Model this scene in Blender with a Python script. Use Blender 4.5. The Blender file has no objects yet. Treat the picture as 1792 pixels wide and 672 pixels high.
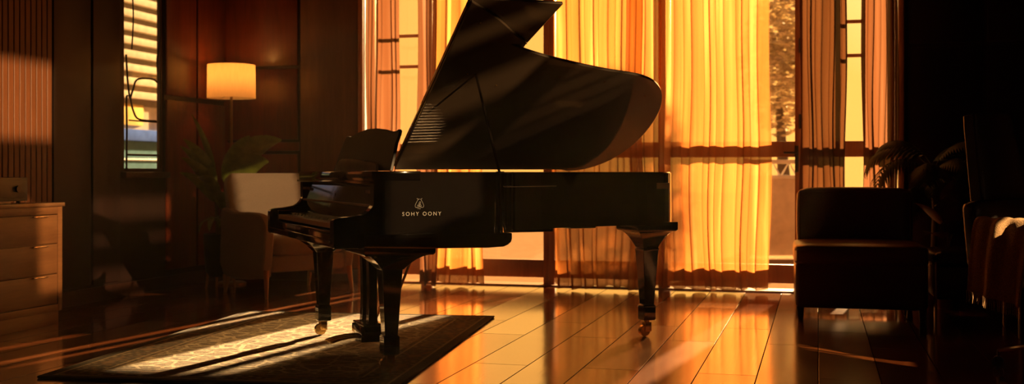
import bpy, bmesh, math, random
from mathutils import Vector, Matrix
PI = math.pi
sc = bpy.context.scene
COL = sc.collection
R = math.radians

# ------------------------------------------------------------------ frame of reference
# room axes: +x along the window wall, +y towards it, floor z=0.  The camera stands at the origin.
YAW = R(15.0)
CY, SY = math.cos(YAW), math.sin(YAW)
FPX, CX, HZ, CAMZ = 2000.0, 896.0, 301.0, 1.0

def c2r(X, Y, z=0.0):
    return Vector((X * CY - Y * SY, X * SY + Y * CY, z))

def at(px, d, z=0.0):
    return c2r((px - CX) / FPX * d, d, z)

def onx(px, y):            # x on a plane y = const seen at pixel column px
    a = (px - CX) / FPX
    d = y / (a * SY + CY)
    return d * (a * CY - SY)

# ------------------------------------------------------------------ mesh helpers
class MB:
    def __init__(self):
        self.bm = bmesh.new()

    def _xf(self, vs, M):
        if M is not None:
            bmesh.ops.transform(self.bm, matrix=M, verts=vs)

    def box(self, lo, hi, bevel=0.0, seg=2, M=None):
        r = bmesh.ops.create_cube(self.bm, size=1.0)
        vs = r['verts']
        lo, hi = Vector(lo), Vector(hi)
        for v in vs:
            v.co = Vector([(lo[i] + hi[i]) / 2 + v.co[i] * (hi[i] - lo[i]) for i in range(3)])
        if bevel > 0:
            es = list({e for v in vs for e in v.link_edges})
            b = bmesh.ops.bevel(self.bm, geom=es, offset=bevel, segments=seg, affect='EDGES', profile=0.5)
            vs = list({v for f in b['faces'] for v in f.verts} | {v for v in vs if v.is_valid})
        self._xf(vs, M)
        return self

    def cushion(self, lo, hi, r=0.04, puff=0.02, cuts=7, M=None):
        lo, hi = Vector(lo), Vector(hi)
        c, h = (lo + hi) / 2, (hi - lo) / 2
        n = cuts + 1
        idx = {}
        def V(i, j, k):
            key = (i, j, k)
            if key not in idx:
                p = [2 * i / n - 1, 2 * j / n - 1, 2 * k / n - 1]
                p = [math.copysign(abs(q) ** 0.7, q) for q in p]
                w = Vector([p[a] * h[a] for a in range(3)])
                inner = Vector([max(-(h[a] - r), min(h[a] - r, w[a])) for a in range(3)])
                dlt = w - inner
                if dlt.length > 1e-9:
                    w = inner + dlt.normalized() * min(r, dlt.length if dlt.length < r else r)
                w.z += math.copysign(puff, p[2]) * (1 - p[0] ** 2) * (1 - p[1] ** 2) * abs(p[2])
                w.x += puff * .6 * p[0] * (1 - p[2] ** 2) * (1 - p[1] ** 2)
                w.y += puff * .6 * p[1] * (1 - p[2] ** 2) * (1 - p[0] ** 2)
                w += c
                if M is not None: w = M @ w
                idx[key] = self.bm.verts.new(w)
            return idx[key]
        for a in range(n):
            for b in range(n):
                for s in (0, n):
                    q = [(V(a, b, s), V(a + 1, b, s), V(a + 1, b + 1, s), V(a, b + 1, s)),
                         (V(s, a, b), V(s, a + 1, b), V(s, a + 1, b + 1), V(s, a, b + 1)),
                         (V(b, s, a), V(b, s, a + 1), V(b + 1, s, a + 1), V(b + 1, s, a))]
                    for f in q:
                        self.bm.faces.new(f if s else f[::-1])
        return self

    def loft(self, rings, closed=True, caps=True):
        vr = [[self.bm.verts.new(p) for p in ring] for ring in rings]
        n = len(vr[0])
        for a, b in zip(vr, vr[1:]):
            for i in range(n if closed else n - 1):
                j = (i + 1) % n
                self.bm.faces.new((a[i], a[j], b[j], b[i]))
        if caps and closed and n > 2:
            self.bm.faces.new(vr[0][::-1]); self.bm.faces.new(vr[-1])
        return self

    def tube(self, pts, r, seg=8, caps=True):
        pts = [Vector(p) for p in pts]
        rs = r if isinstance(r, (list, tuple)) else [r] * len(pts)
        rings = []
        up = None
        for i, p in enumerate(pts):
            t = (pts[min(i + 1, len(pts) - 1)] - pts[max(i - 1, 0)]).normalized()
            if up is None:
                up = Vector((0, 0, 1)) if abs(t.z) < .9 else Vector((1, 0, 0))
            s = t.cross(up).normalized(); u = s.cross(t).normalized(); up = u
            rings.append([p + (s * math.cos(a) + u * math.sin(a)) * rs[i] for a in [2 * PI * k / seg for k in range(seg)]])
        return self.loft(rings, True, caps)

    def cyl(self, p0, p1, r0, r1=None, seg=20):
        return self.tube([p0, p1], [r0, r0 if r1 is None else r1], seg)

    def lathe(self, prof, seg=28, o=(0, 0, 0), caps=True):
        o = Vector(o)
        rings = [[o + Vector((r * math.cos(2 * PI * k / seg), r * math.sin(2 * PI * k / seg), z)) for k in range(seg)] for r, z in prof]
        return self.loft(rings, True, caps)

    def prism(self, poly, f0, f1):
        """poly: list of 2-D points; f0/f1 turn a point into 3-D on the two end faces"""
        a = [self.bm.verts.new(f0(p)) for p in poly]
        b = [self.bm.verts.new(f1(p)) for p in poly]
        n = len(poly)
        for i in range(n):
            j = (i + 1) % n
            self.bm.faces.new((a[i], a[j], b[j], b[i]))
        self.bm.faces.new(a[::-1]); self.bm.faces.new(b)
        return self

    def grid(self, f, nu, nv):
        vs = [[self.bm.verts.new(f(i / nu, j / nv)) for j in range(nv + 1)] for i in range(nu + 1)]
        for i in range(nu):
            for j in range(nv):
                self.bm.faces.new((vs[i][j], vs[i + 1][j], vs[i + 1][j + 1], vs[i][j + 1]))
        return self

    def build(self, name, mat, parent=None, smooth=35, fix=True, bevel=0, M=None):
        bm = self.bm
        if fix:
            bmesh.ops.recalc_face_normals(bm, faces=bm.faces)
        me = bpy.data.meshes.new(name)
        bm.to_mesh(me); bm.free()
        me.materials.append(mat)
        if smooth:
            for p in me.polygons: p.use_smooth = True
            me.set_sharp_from_angle(angle=R(smooth))
        o = bpy.data.objects.new(name, me)
        COL.objects.link(o)
        if M is not None: o.matrix_local = M
        if parent is not None: o.parent = parent
        if bevel:
            b = o.modifiers.new('soft_edges', 'BEVEL'); b.width = bevel; b.segments = 2; b.limit_method = 'ANGLE'; b.angle_limit = R(40)
        return o

def thing(name, label, cat, loc=(0, 0, 0), rz=0.0, group=None):
    o = bpy.data.objects.new(name, None); COL.objects.link(o)
    o.empty_display_size = .1
    o.location = loc; o.rotation_euler = (0, 0, rz)
    return tag(o, label, cat, group)

def tag(o, label, cat, group=None, kind=None):
    o['label'] = label; o['category'] = cat
    if group: o['group'] = group
    if kind: o['kind'] = kind
    return o

def struct(o, label=None):
    o['kind'] = 'structure'
    if label: o['label'] = label
    return o

def catmull(pts, n=8, closed=False):
    pts = [Vector(p) for p in pts]
    out = []
    N = len(pts)
    for i in range(N if closed else N - 1):
        p0 = pts[(i - 1) % N] if closed or i > 0 else pts[0]
        p1 = pts[i]; p2 = pts[(i + 1) % N]
        p3 = pts[(i + 2) % N] if closed or i + 2 < N else pts[-1]
        for k in range(n):
            t = k / n
            out.append(0.5 * ((2 * p1) + (p2 - p0) * t + (2 * p0 - 5 * p1 + 4 * p2 - p3) * t * t + (3 * p1 - p0 - 3 * p2 + p3) * t ** 3))
    if not closed: out.append(pts[-1])
    return out

# ------------------------------------------------------------------ materials
def nt(name):
    m = bpy.data.materials.new(name); m.use_nodes = True
    t = m.node_tree
    return m, t, t.nodes['Principled BSDF']

def N(t, typ, **kw):
    n = t.nodes.new(typ)
    for k, v in kw.items():
        if k.startswith('i_'):
            n.inputs[k[2:].replace('_', ' ')].default_value = v
        else:
            setattr(n, k, v)
    return n

def coords(t, scale=(1, 1, 1), rot=(0, 0, 0), loc=(0, 0, 0)):
    tc = N(t, 'ShaderNodeTexCoord'); mp = N(t, 'ShaderNodeMapping')
    mp.inputs['Scale'].default_value = scale; mp.inputs['Rotation'].default_value = rot; mp.inputs['Location'].default_value = loc
    t.links.new(tc.outputs['Object'], mp.inputs['Vector'])
    return mp.outputs['Vector']

def ramp(t, fac, stops):
    r = N(t, 'ShaderNodeValToRGB')
    el = r.color_ramp.elements
    el[0].position, el[0].color = stops[0][0], (*stops[0][1], 1)
    el[1].position, el[1].color = stops[-1][0], (*stops[-1][1], 1)
    for p, c in stops[1:-1]:
        e = el.new(p); e.color = (*c, 1)
    t.links.new(fac, r.inputs['Fac'])
    return r.outputs['Color']

def bump(t, b, h, strength=.2, dist=.01):
    n = N(t, 'ShaderNodeBump', i_Strength=strength, i_Distance=dist)
    t.links.new(h, n.inputs['Height']); t.links.new(n.outputs['Normal'], b.inputs['Normal'])

def mat_plain(name, col, rough=.5, metal=0, coat=0, spec=.5, nscale=0, nstr=0, vary=.12):
    m, t, b = nt(name)
    b.inputs['Roughness'].default_value = rough; b.inputs['Metallic'].default_value = metal
    b.inputs['Coat Weight'].default_value = coat; b.inputs['Coat Roughness'].default_value = .04
    b.inputs['Specular IOR Level'].default_value = spec
    v = coords(t)
    nz = N(t, 'ShaderNodeTexNoise', i_Scale=nscale or 9.0, i_Detail=4.0)
    t.links.new(v, nz.inputs['Vector'])
    c = ramp(t, nz.outputs['Fac'], [(.3, tuple(x * (1 - vary) for x in col)), (.7, tuple(min(1, x * (1 + vary)) for x in col))])
    t.links.new(c, b.inputs['Base Color'])
    if nstr: bump(t, b, nz.outputs['Fac'], nstr, .004)
    return m

def mat_wood(name, dark, light, axis='z', rough=.38, scale=6, coat=.15):
    m, t, b = nt(name)
    s = {'z': (scale, scale, scale * .08), 'y': (scale, scale * .08, scale), 'x': (scale * .08, scale, scale)}[axis]
    v = coords(t, s)
    n1 = N(t, 'ShaderNodeTexNoise', i_Scale=2.2, i_Detail=8.0, i_Roughness=.62, i_Distortion=.6)
    t.links.new(v, n1.inputs['Vector'])
    n2 = N(t, 'ShaderNodeTexNoise', i_Scale=14.0, i_Detail=5.0)
    t.links.new(v, n2.inputs['Vector'])
    mx = N(t, 'ShaderNodeMix', data_type='FLOAT', i_Factor=.35)
    t.links.new(n1.outputs['Fac'], mx.inputs[2]); t.links.new(n2.outputs['Fac'], mx.inputs[3])
    c = ramp(t, mx.outputs[0], [(.3, dark), (.7, light)])
    t.links.new(c, b.inputs['Base Color'])
    b.inputs['Roughness'].default_value = rough
    b.inputs['Coat Weight'].default_value = coat; b.inputs['Coat Roughness'].default_value = .2
    bump(t, b, mx.outputs[0], .12, .003)
    return m

def mat_floor():
    m, t, b = nt('floor_boards')
    v = coords(t, (1, 1, 1), (0, 0, PI / 2))
    br = N(t, 'ShaderNodeTexBrick', offset=.37, offset_frequency=2)
    br.inputs['Scale'].default_value = 1.0
    br.inputs['Brick Width'].default_value = 1.7
    br.inputs['Row Height'].default_value = .29
    br.inputs['Mortar Size'].default_value = .0032
    br.inputs['Mortar Smooth'].default_value = .2
    br.inputs['Bias'].default_value = 0
    br.inputs['Color1'].default_value = (.0, .0, .0, 1); br.inputs['Color2'].default_value = (1, 1, 1, 1)
    br.inputs['Mortar'].default_value = (.5, .5, .5, 1)
    t.links.new(v, br.inputs['Vector'])
    gv = coords(t, (9, .7, 1))
    g = N(t, 'ShaderNodeTexNoise', i_Scale=2.4, i_Detail=9.0, i_Roughness=.65, i_Distortion=.8)
    t.links.new(gv, g.inputs['Vector'])
    mx = N(t, 'ShaderNodeMix', data_type='FLOAT', i_Factor=.55)
    t.links.new(br.outputs['Color'], mx.inputs[2]); t.links.new(g.outputs['Fac'], mx.inputs[3])
    c = ramp(t, mx.outputs[0], [(.15, (.085, .021, .007)), (.5, (.19, .054, .016)), (.85, (.32, .105, .030))])
    gap = N(t, 'ShaderNodeMix', data_type='RGBA', blend_type='MIX')
    t.links.new(br.outputs['Fac'], gap.inputs[0]); t.links.new(c, gap.inputs[6]); gap.inputs[7].default_value = (.012, .004, .002, 1)
    t.links.new(gap.outputs[2], b.inputs['Base Color'])
    wn = N(t, 'ShaderNodeTexNoise', i_Scale=1.6, i_Detail=5.0)
    t.links.new(coords(t), wn.inputs['Vector'])
    rr = N(t, 'ShaderNodeMapRange'); rr.inputs['To Min'].default_value = .06; rr.inputs['To Max'].default_value = .17
    t.links.new(wn.outputs['Fac'], rr.inputs['Value'])
    pr_r = N(t, 'ShaderNodeMath', operation='MULTIPLY_ADD'); pr_r.inputs[1].default_value = .14
    t.links.new(br.outputs['Color'], pr_r.inputs[0]); t.links.new(rr.outputs[0], pr_r.inputs[2]); t.links.new(pr_r.outputs[0], b.inputs['Roughness'])
    cr_ = N(t, 'ShaderNodeMath', operation='MULTIPLY'); cr_.inputs[1].default_value = .6
    t.links.new(pr_r.outputs[0], cr_.inputs[0]); t.links.new(cr_.outputs[0], b.inputs['Coat Roughness'])
    nf = N(t, 'ShaderNodeMath', operation='SUBTRACT'); nf.inputs[0].default_value = 1.0
    t.links.new(br.outputs['Fac'], nf.inputs[1]); t.links.new(nf.outputs[0], b.inputs['Coat Weight'])
    sf = N(t, 'ShaderNodeMath', operation='MULTIPLY'); sf.inputs[1].default_value = .7
    t.links.new(nf.outputs[0], sf.inputs[0]); t.links.new(sf.outputs[0], b.inputs['Specular IOR Level'])
    b.inputs['Specular IOR Level'].default_value = .75
    b.inputs['Coat Weight'].default_value = 1.0; b.inputs['Coat Roughness'].default_value = .07; b.inputs['Coat IOR'].default_value = 1.6
    # gaps and slow unevenness
    ht = N(t, 'ShaderNodeMath', operation='MULTIPLY_ADD'); ht.inputs[1].default_value = -1.0
    t.links.new(br.outputs['Fac'], ht.inputs[0]); 
    sm = N(t, 'ShaderNodeMath', operation='MULTIPLY'); sm.inputs[1].default_value = .25
    t.links.new(g.outputs['Fac'], sm.inputs[0]); t.links.new(sm.outputs[0], ht.inputs[2])
    bump(t, b, ht.outputs[0], .3, .004)
    t.links.new(b.inputs['Normal'].links[0].from_socket, b.inputs['Coat Normal'])
    return m

def mat_curtain(name, trans, diff, clear, weave=420):
    """thin woven cloth: see-through between threads, lets light glow through, scatters some back"""
    m = bpy.data.materials.new(name); m.use_nodes = True
    t = m.node_tree; t.nodes.clear()
    out = N(t, 'ShaderNodeOutputMaterial')
    tl = N(t, 'ShaderNodeBsdfTranslucent'); df = N(t, 'ShaderNodeBsdfDiffuse'); tp = N(t, 'ShaderNodeBsdfTransparent')
    v = coords(t, (1, 1, .03))
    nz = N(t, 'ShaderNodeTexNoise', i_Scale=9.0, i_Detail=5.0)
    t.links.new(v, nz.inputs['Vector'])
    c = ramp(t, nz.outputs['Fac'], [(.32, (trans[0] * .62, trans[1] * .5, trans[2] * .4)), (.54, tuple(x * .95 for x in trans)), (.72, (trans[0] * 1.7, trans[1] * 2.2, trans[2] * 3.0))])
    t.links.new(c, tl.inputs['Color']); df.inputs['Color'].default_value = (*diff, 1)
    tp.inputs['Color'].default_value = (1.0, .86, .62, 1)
    a = N(t, 'ShaderNodeMixShader'); a.inputs[0].default_value = .3
    t.links.new(tl.outputs[0], a.inputs[1]); t.links.new(df.outputs[0], a.inputs[2])
    # seen edge-on the weave closes up
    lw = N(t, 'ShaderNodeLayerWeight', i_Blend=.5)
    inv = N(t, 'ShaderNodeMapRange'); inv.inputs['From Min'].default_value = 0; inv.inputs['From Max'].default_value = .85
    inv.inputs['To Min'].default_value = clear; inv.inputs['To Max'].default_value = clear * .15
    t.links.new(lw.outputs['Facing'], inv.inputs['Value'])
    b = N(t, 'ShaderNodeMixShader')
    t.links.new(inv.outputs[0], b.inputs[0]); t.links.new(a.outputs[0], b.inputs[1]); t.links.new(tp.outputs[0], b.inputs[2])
    t.links.new(b.outputs[0], out.inputs['Surface'])
    return m

def mat_glass(name, tint=(1, .98, .95), gloss=.06):
    m = bpy.data.materials.new(name); m.use_nodes = True
    t = m.node_tree; t.nodes.clear()
    out = N(t, 'ShaderNodeOutputMaterial')
    tp = N(t, 'ShaderNodeBsdfTransparent'); tp.inputs['Color'].default_value = (*tint, 1)
    gl = N(t, 'ShaderNodeBsdfGlossy', i_Roughness=.02)
    a = N(t, 'ShaderNodeMixShader'); a.inputs[0].default_value = gloss
    t.links.new(tp.outputs[0], a.inputs[1]); t.links.new(gl.outputs[0], a.inputs[2]); t.links.new(a.outputs[0], out.inputs['Surface'])
    return m

def mat_shade():
    m = bpy.data.materials.new('lamp_shade_linen'); m.use_nodes = True
    t = m.node_tree; t.nodes.clear()
    out = N(t, 'ShaderNodeOutputMaterial')
    tl = N(t, 'ShaderNodeBsdfTranslucent'); df = N(t, 'ShaderNodeBsdfDiffuse')
    nz = N(t, 'ShaderNodeTexNoise', i_Scale=60.0, i_Detail=3.0); t.links.new(coords(t, (1, 1, .2)), nz.inputs['Vector'])
    c = ramp(t, nz.outputs['Fac'], [(.3, (.80, .56, .28)), (.7, (.88, .63, .33))])
    t.links.new(c, tl.inputs['Color']); df.inputs['Color'].default_value = (.8, .6, .36, 1)
    a = N(t, 'ShaderNodeMixShader'); a.inputs[0].default_value = .35
    t.links.new(tl.outputs[0], a.inputs[1]); t.links.new(df.outputs[0], a.inputs[2]); t.links.new(a.outputs[0], out.inputs['Surface'])
    return m

def mat_rug(w, l):
    m, t, b = nt('persian_rug_pile')
    tc = N(t, 'ShaderNodeTexCoord')
    sp = N(t, 'ShaderNodeSeparateXYZ'); t.links.new(tc.outputs['Object'], sp.inputs[0])
    def M2(op, a, bb=None, cc=None):
        n = N(t, 'ShaderNodeMath', operation=op)
        for i, q in enumerate((a, bb, cc)):
            if q is None: continue
            if isinstance(q, (int, float)): n.inputs[i].default_value = q
            else: t.links.new(q, n.inputs[i])
        return n.outputs[0]
    ax = M2('ABSOLUTE', sp.outputs[0]); ay = M2('ABSOLUTE', sp.outputs[1])
    ex = M2('SUBTRACT', w / 2, ax); ey = M2('SUBTRACT', l / 2, ay)
    e = M2('MINIMUM', ex, ey)                       # distance to the rug's edge
    # field: scrolling motif
    mir = N(t, 'ShaderNodeCombineXYZ'); t.links.new(ax, mir.inputs[0]); t.links.new(ay, mir.inputs[1])
    vo = N(t, 'ShaderNodeTexVoronoi', feature='DISTANCE_TO_EDGE', i_Scale=9.0); t.links.new(mir.outputs[0], vo.inputs['Vector'])
    wv = N(t, 'ShaderNodeTexWave', wave_type='RINGS', i_Scale=5.5, i_Distortion=7.0, i_Detail=2.0, i_Detail_Scale=2.5); t.links.new(mir.outputs[0], wv.inputs['Vector'])
    nz = N(t, 'ShaderNodeTexNoise', i_Scale=160.0, i_Detail=3.0); t.links.new(tc.outputs['Object'], nz.inputs['Vector'])
    field = M2('ADD', M2('MULTIPLY', wv.outputs['Fac'], .5), M2('MULTIPLY', M2('LESS_THAN', vo.outputs['Distance'], .07), .45))
    fcol = ramp(t, field, [(.0, (.24, .18, .12)), (.3, (.055, .04, .027)), (.55, (.52, .43, .29)), (1, (.74, .65, .47))])
    # border bands
    vb = N(t, 'ShaderNodeTexVoronoi', feature='F1', i_Scale=17.0); t.links.new(mir.outputs[0], vb.inputs['Vector'])
    bcol = ramp(t, vb.outputs['Distance'], [(.1, (.42, .33, .22)), (.32, (.09, .055, .03)), (.5, (.04, .026, .016)), (.75, (.24, .13, .06))])
    isb = M2('LESS_THAN', e, .27)
    mx = N(t, 'ShaderNodeMix', data_type='RGBA'); t.links.new(isb, mx.inputs[0]); t.links.new(fcol, mx.inputs[6]); t.links.new(bcol, mx.inputs[7])
    last = mx.outputs[2]
    for lo, hi, col in ((.0, .045, (.022, .015, .01)), (.05, .062, (.42, .33, .2)), (.215, .228, (.45, .36, .22)), (.255, .27, (.38, .29, .18))):
        inb = M2('MULTIPLY', M2('GREATER_THAN', e, lo), M2('LESS_THAN', e, hi))
        q = N(t, 'ShaderNodeMix', data_type='RGBA'); t.links.new(inb, q.inputs[0]); t.links.new(last, q.inputs[6]); q.inputs[7].default_value = (*col, 1)
        last = q.outputs[2]
    sh = N(t, 'ShaderNodeMix', data_type='RGBA', blend_type='MULTIPLY', i_Factor=1.0)
    g = ramp(t, nz.outputs['Fac'], [(.32, (.45, .45, .45)), (.62, (1, 1, 1))])
    t.links.new(last, sh.inputs[6]); t.links.new(g, sh.inputs[7])
    t.links.new(sh.outputs[2], b.inputs['Base Color'])
    b.inputs['Roughness'].default_value = .95; b.inputs['Specular IOR Level'].default_value = .1
    b.inputs['Sheen Weight'].default_value = .15
    n2 = N(t, 'ShaderNodeTexNoise', i_Scale=240.0, i_Detail=2.0); t.links.new(tc.outputs['Object'], n2.inputs['Vector'])
    hsum = M2('ADD', n2.outputs['Fac'], M2('MULTIPLY', field, .5))
    bump(t, b, hsum, .9, .008)
    return m

WOOD_PANEL = mat_wood('mahogany_panelling', (.06, .011, .004), (.17, .034, .010), 'z', .36)
WOOD_PLANK = mat_wood('walnut_boarding', (.10, .040, .018), (.20, .085, .036), 'z', .45)
WOOD_DARK = mat_wood('dark_stained_oak', (.022, .008, .005), (.05, .018, .010), 'z', .5, coat=0)
WOOD_DIMMED = mat_wood('dimmed_oak', (.008, .003, .002), (.018, .006, .0035), 'z', .5, coat=0)  # darker oak copy: shade put into the colour to mute stray spot bands
WOOD_SLAT = mat_wood('slatted_cedar', (.10, .030, .010), (.18, .058, .019), 'z', .5, coat=0)
WOOD_CHEST = mat_wood('chest_walnut', (.085, .032, .011), (.17, .07, .024), 'y', .4)
WOOD_FRAME = mat_wood('window_frame_teak', (.22, .075, .022), (.36, .14, .045), 'z', .4)
WOOD_LEG = mat_wood('beech_leg', (.36, .15, .05), (.55, .25, .09), 'z', .4)
FLOOR = mat_floor()
CEIL = mat_plain('ceiling_plaster', (.10, .06, .04), .9)
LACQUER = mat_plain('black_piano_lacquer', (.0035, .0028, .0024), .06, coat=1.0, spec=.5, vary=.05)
LACQUER_LID = mat_plain('lifted_lid_lacquer', (.034, .0195, .0085), .6, coat=1.0, vary=.05)  # black lacquer lifted to brown so the spot's bands show like haze
IVORY = mat_plain('ivory_key', (.90, .78, .58), .3)
EBONY = mat_plain('ebony_key', (.006, .005, .005), .25)
BRASS = mat_plain('polished_brass', (.72, .46, .16), .22, 1)
GOLD_PLATE = mat_plain('bronze_painted_iron', (.17, .09, .03), .6, .3)
SPRUCE = mat_wood('spruce_soundboard', (.22, .11, .04), (.32, .17, .065), 'x', .4)
STEEL = mat_plain('steel_string', (.30, .26, .22), .4, 1)
CHROME = mat_plain('chrome', (.75, .72, .68), .12, 1)
LETTER = mat_plain('silver_inlay', (.16, .15, .14), .6, 0)
PAPER = mat_plain('score_paper', (.82, .78, .64), .7)
FABRIC = mat_plain('beige_upholstery', (.28, .215, .165), .9, nscale=220, nstr=.3, vary=.15)
LEATHER_B = mat_plain('brown_leather', (.10, .038, .018), .30, spec=.55, nscale=90, nstr=.16, vary=.25)
LEATHER_K = mat_plain('black_leather', (.018, .014, .013), .27, spec=.6, nscale=110, nstr=.15, vary=.2)
PLASTIC_K = mat_plain('black_plastic', (.010, .009, .009), .35)
WOOL = mat_plain('brown_wool_throw', (.46, .29, .15), .95, nscale=160, nstr=.5, vary=.35)
LEAF = mat_plain('broad_leaf', (.17, .20, .03), .42, nscale=14, vary=.35)
FROND = mat_plain('fern_frond', (.06, .085, .025), .5, nscale=20, vary=.35)
RUSSET = mat_plain('russet_leaf', (.17, .085, .045), .5, nscale=14, vary=.3)
STEM = mat_plain('plant_stem', (.10, .08, .03), .6)
POT_D = mat_plain('dark_ceramic_pot', (.022, .024, .020), .4)
POT_B = mat_plain('brown_ceramic_pot', (.08, .035, .02), .45)
SOIL = mat_plain('potting_soil', (.03, .02, .012), .95, nscale=60, nstr=.6)
METAL_BZ = mat_plain('bronze_lamp_metal', (.30, .16, .06), .35, .8)
IRON = mat_plain('wrought_iron', (.01, .009, .009), .5)
SHADE = mat_shade()
GLASS = mat_glass('window_glass')
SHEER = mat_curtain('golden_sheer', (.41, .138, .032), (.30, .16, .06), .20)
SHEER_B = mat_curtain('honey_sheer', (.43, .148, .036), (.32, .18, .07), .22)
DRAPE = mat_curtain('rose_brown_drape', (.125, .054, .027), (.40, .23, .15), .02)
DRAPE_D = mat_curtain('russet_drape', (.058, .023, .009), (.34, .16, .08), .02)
CREAM = mat_plain('cream_render', (.60, .54, .42), .9, spec=0)
SMOKE_GL = mat_plain('smoky_glazing', (.20, .17, .13), .5, spec=.1)
TEAL = mat_plain('teal_panel', (.09, .19, .24), .8, spec=0)
BLUE = mat_plain('blue_fascia', (.08, .16, .55), .8, spec=0)
STONE = mat_plain('terrace_paving', (.30, .19, .11), .9, spec=0)
WHITE_M = mat_plain('white_painted_steel', (.80, .76, .68), .5)
TREE_L = mat_plain('dry_foliage', (.62, .50, .32), .8, nscale=30, vary=.4)
BARK = mat_plain('bark', (.12, .08, .05), .9)

# ------------------------------------------------------------------ camera
cam = bpy.data.cameras.new('camera'); co = bpy.data.objects.new('camera', cam); COL.objects.link(co)
cam.sensor_width = 36; cam.lens = 36 * FPX / 1792
cam.shift_y = -35 / 1792
co.location = (0, 0, CAMZ); co.rotation_euler = (PI / 2, 0, YAW)
cam.dof.use_dof = True; cam.dof.focus_distance = 5.9; cam.dof.aperture_fstop = 2.4
cam.clip_start = .05; cam.clip_end = 400
sc.camera = co

# ------------------------------------------------------------------ room shell
XL, XR, YW, YF, ZC = -5.4, 2.6, 9.7, -2.2, 4.2
GX0, GX1 = onx(634, YW), onx(1576, YW)      # glazed opening
GZ = 2.78
struct(MB().box((XL - .2, YF - .2, -.1), (XR + .2, YW + .25, 0)).build('floor', FLOOR, smooth=0))
struct(MB().box((XL - .2, YF - .2, ZC), (XR + .2, YW + .25, ZC + .15)).build('ceiling', CEIL, smooth=0))
m = MB()
m.box((XL - .2, YW, 0), (GX0, YW + .25, ZC)); m.box((GX1, YW, 0), (XR + .2, YW + .25, ZC)); m.box((GX0, YW, GZ), (GX1, YW + .25, ZC))
struct(m.build('wall_back', WOOD_DARK, smooth=0))
WY0, WY1, WZ0, WZ1 = 8.07, 8.66, 1.0, 2.72   # narrow window in the left wall
m = MB()
LT = .06
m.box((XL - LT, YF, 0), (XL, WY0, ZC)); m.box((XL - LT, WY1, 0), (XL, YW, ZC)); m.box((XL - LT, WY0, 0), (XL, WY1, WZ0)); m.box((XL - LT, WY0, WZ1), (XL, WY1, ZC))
struct(m.build('wall_left', WOOD_DIMMED, smooth=0))
# right wall, out of frame; openings added to aim the side spot's light
OPEN = [(2.84, 2.96, [(3.1, 3.5), (3.68, 3.96)], 0), (2.96, 3.04, [(2.69, 2.95), (3.1, 3.5), (3.68, 3.96)], 0), (3.04, 3.17, [(2.69, 3.0), (3.68, 3.96)], 0),
        (3.17, 3.30, [(2.69, 3.05)], 0), (3.36, 3.90, [(2.85, 3.5)], 1), (4.02, 4.42, [(3.0, 3.5)], 2), (4.64, 5.02, [(1.34, 1.80)], 0), (6.0, 6.75, [(3.0, 4.0)], 1)]
m = MB()
prev = YF
for a, b, holes, sl_ in OPEN:
    if a > prev: m.box((XR, prev, 0), (XR + .08, a, ZC))
    zz = 0
    for z0, z1 in holes:
        m.box((XR, a, zz), (XR + .08, b, z0)); zz = z1
    m.box((XR, a, zz), (XR + .08, b, ZC)); prev = b
m.box((XR, prev, 0), (XR + .08, YW, ZC))
struct(m.build('wall_right', WOOD_DARK, smooth=0))
q = 0
for a, b, holes, sl_ in OPEN:
    if not sl_: continue
    z0, z1 = holes[0]
    w = bpy.data.objects.new('window_%d' % (6 + q), None); COL.objects.link(w); struct(w, 'added slatted light opening in the right wall'); w.location = (XR + .04, (a + b) / 2, z0); q += 1
    m = MB()
    z = .03; k = 0
    while sl_ == 2 and z < z1 - z0 - .03:
        m.box((-.02, -(b - a) / 2, z), (.02, (b - a) / 2, z + .016), .001); z += .042
    while z < z1 - z0 - .05:
        m.box((-.03, -(b - a) / 2, z), (.03, (b - a) / 2, z + (.035, .06, .03, .075, .045)[k % 5]), .002)
        z += .118; k += 1
    m.build('spot_slats', WOOD_DARK, w, smooth=0)
struct(MB().box((XL - .2, YF - .2, 0), (XR + .2, YF, ZC)).build('wall_front', WOOD_DARK, smooth=0))

# raised panelling on the back wall
tn = [0]
def trim(lo, hi, mat, bevel=.006):
    tn[0] += 1
    return struct(MB().box(lo, hi, bevel).build('trim_%d' % tn[0], mat, smooth=30))
XP0, XP1 = onx(398, YW) , onx(522, YW)
trim((XL + .03, YW - .022, 2.03), (XP0 - .03, YW, ZC), WOOD_PANEL)
trim((XP0, YW - .025, 1.985), (XP1, YW, ZC), WOOD_PANEL)
trim((XP0, YW - .025, 1.30), (XP1, YW, 1.955), WOOD_PANEL)
trim((XP0, YW - .035, 1.195), (XP1 + .015, YW, 1.275), WOOD_PANEL)
trim((XP0, YW - .025, .16), (XP1, YW, 1.165), WOOD_PANEL)
trim((XL + .03, YW - .022, .16), (XP0 - .03, YW, 1.98), WOOD_PANEL)
trim((XP1 + .03, YW - .02, .12), (GX0 - .03, YW, ZC), WOOD_PLANK)
trim((GX0 - .025, YW - .05, 0), (GX0 + .02, YW + .02, ZC), WOOD_FRAME)
trim((GX1 - .02, YW - .05, 0), (GX1 + .025, YW + .02, ZC), WOOD_FRAME)
for a, b in ((.06, .62), (.65, 1.2), (1.23, 1.9)):
    trim((GX1 + a, YW - .02, .12), (GX1 + b, YW, 2.0), WOOD_DARK)
    trim((GX1 + a, YW - .02, 2.03), (GX1 + b, YW, ZC), WOOD_DARK)
struct(MB().box((XL, YW - .03, 0), (GX0 - .02, YW, .11), .006).build('baseboard_back', WOOD_DARK))
struct(MB().box((XL, YF, 0), (XL + .02, YW - .03, .11), .006).build('baseboard_left', WOOD_DARK))
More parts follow.
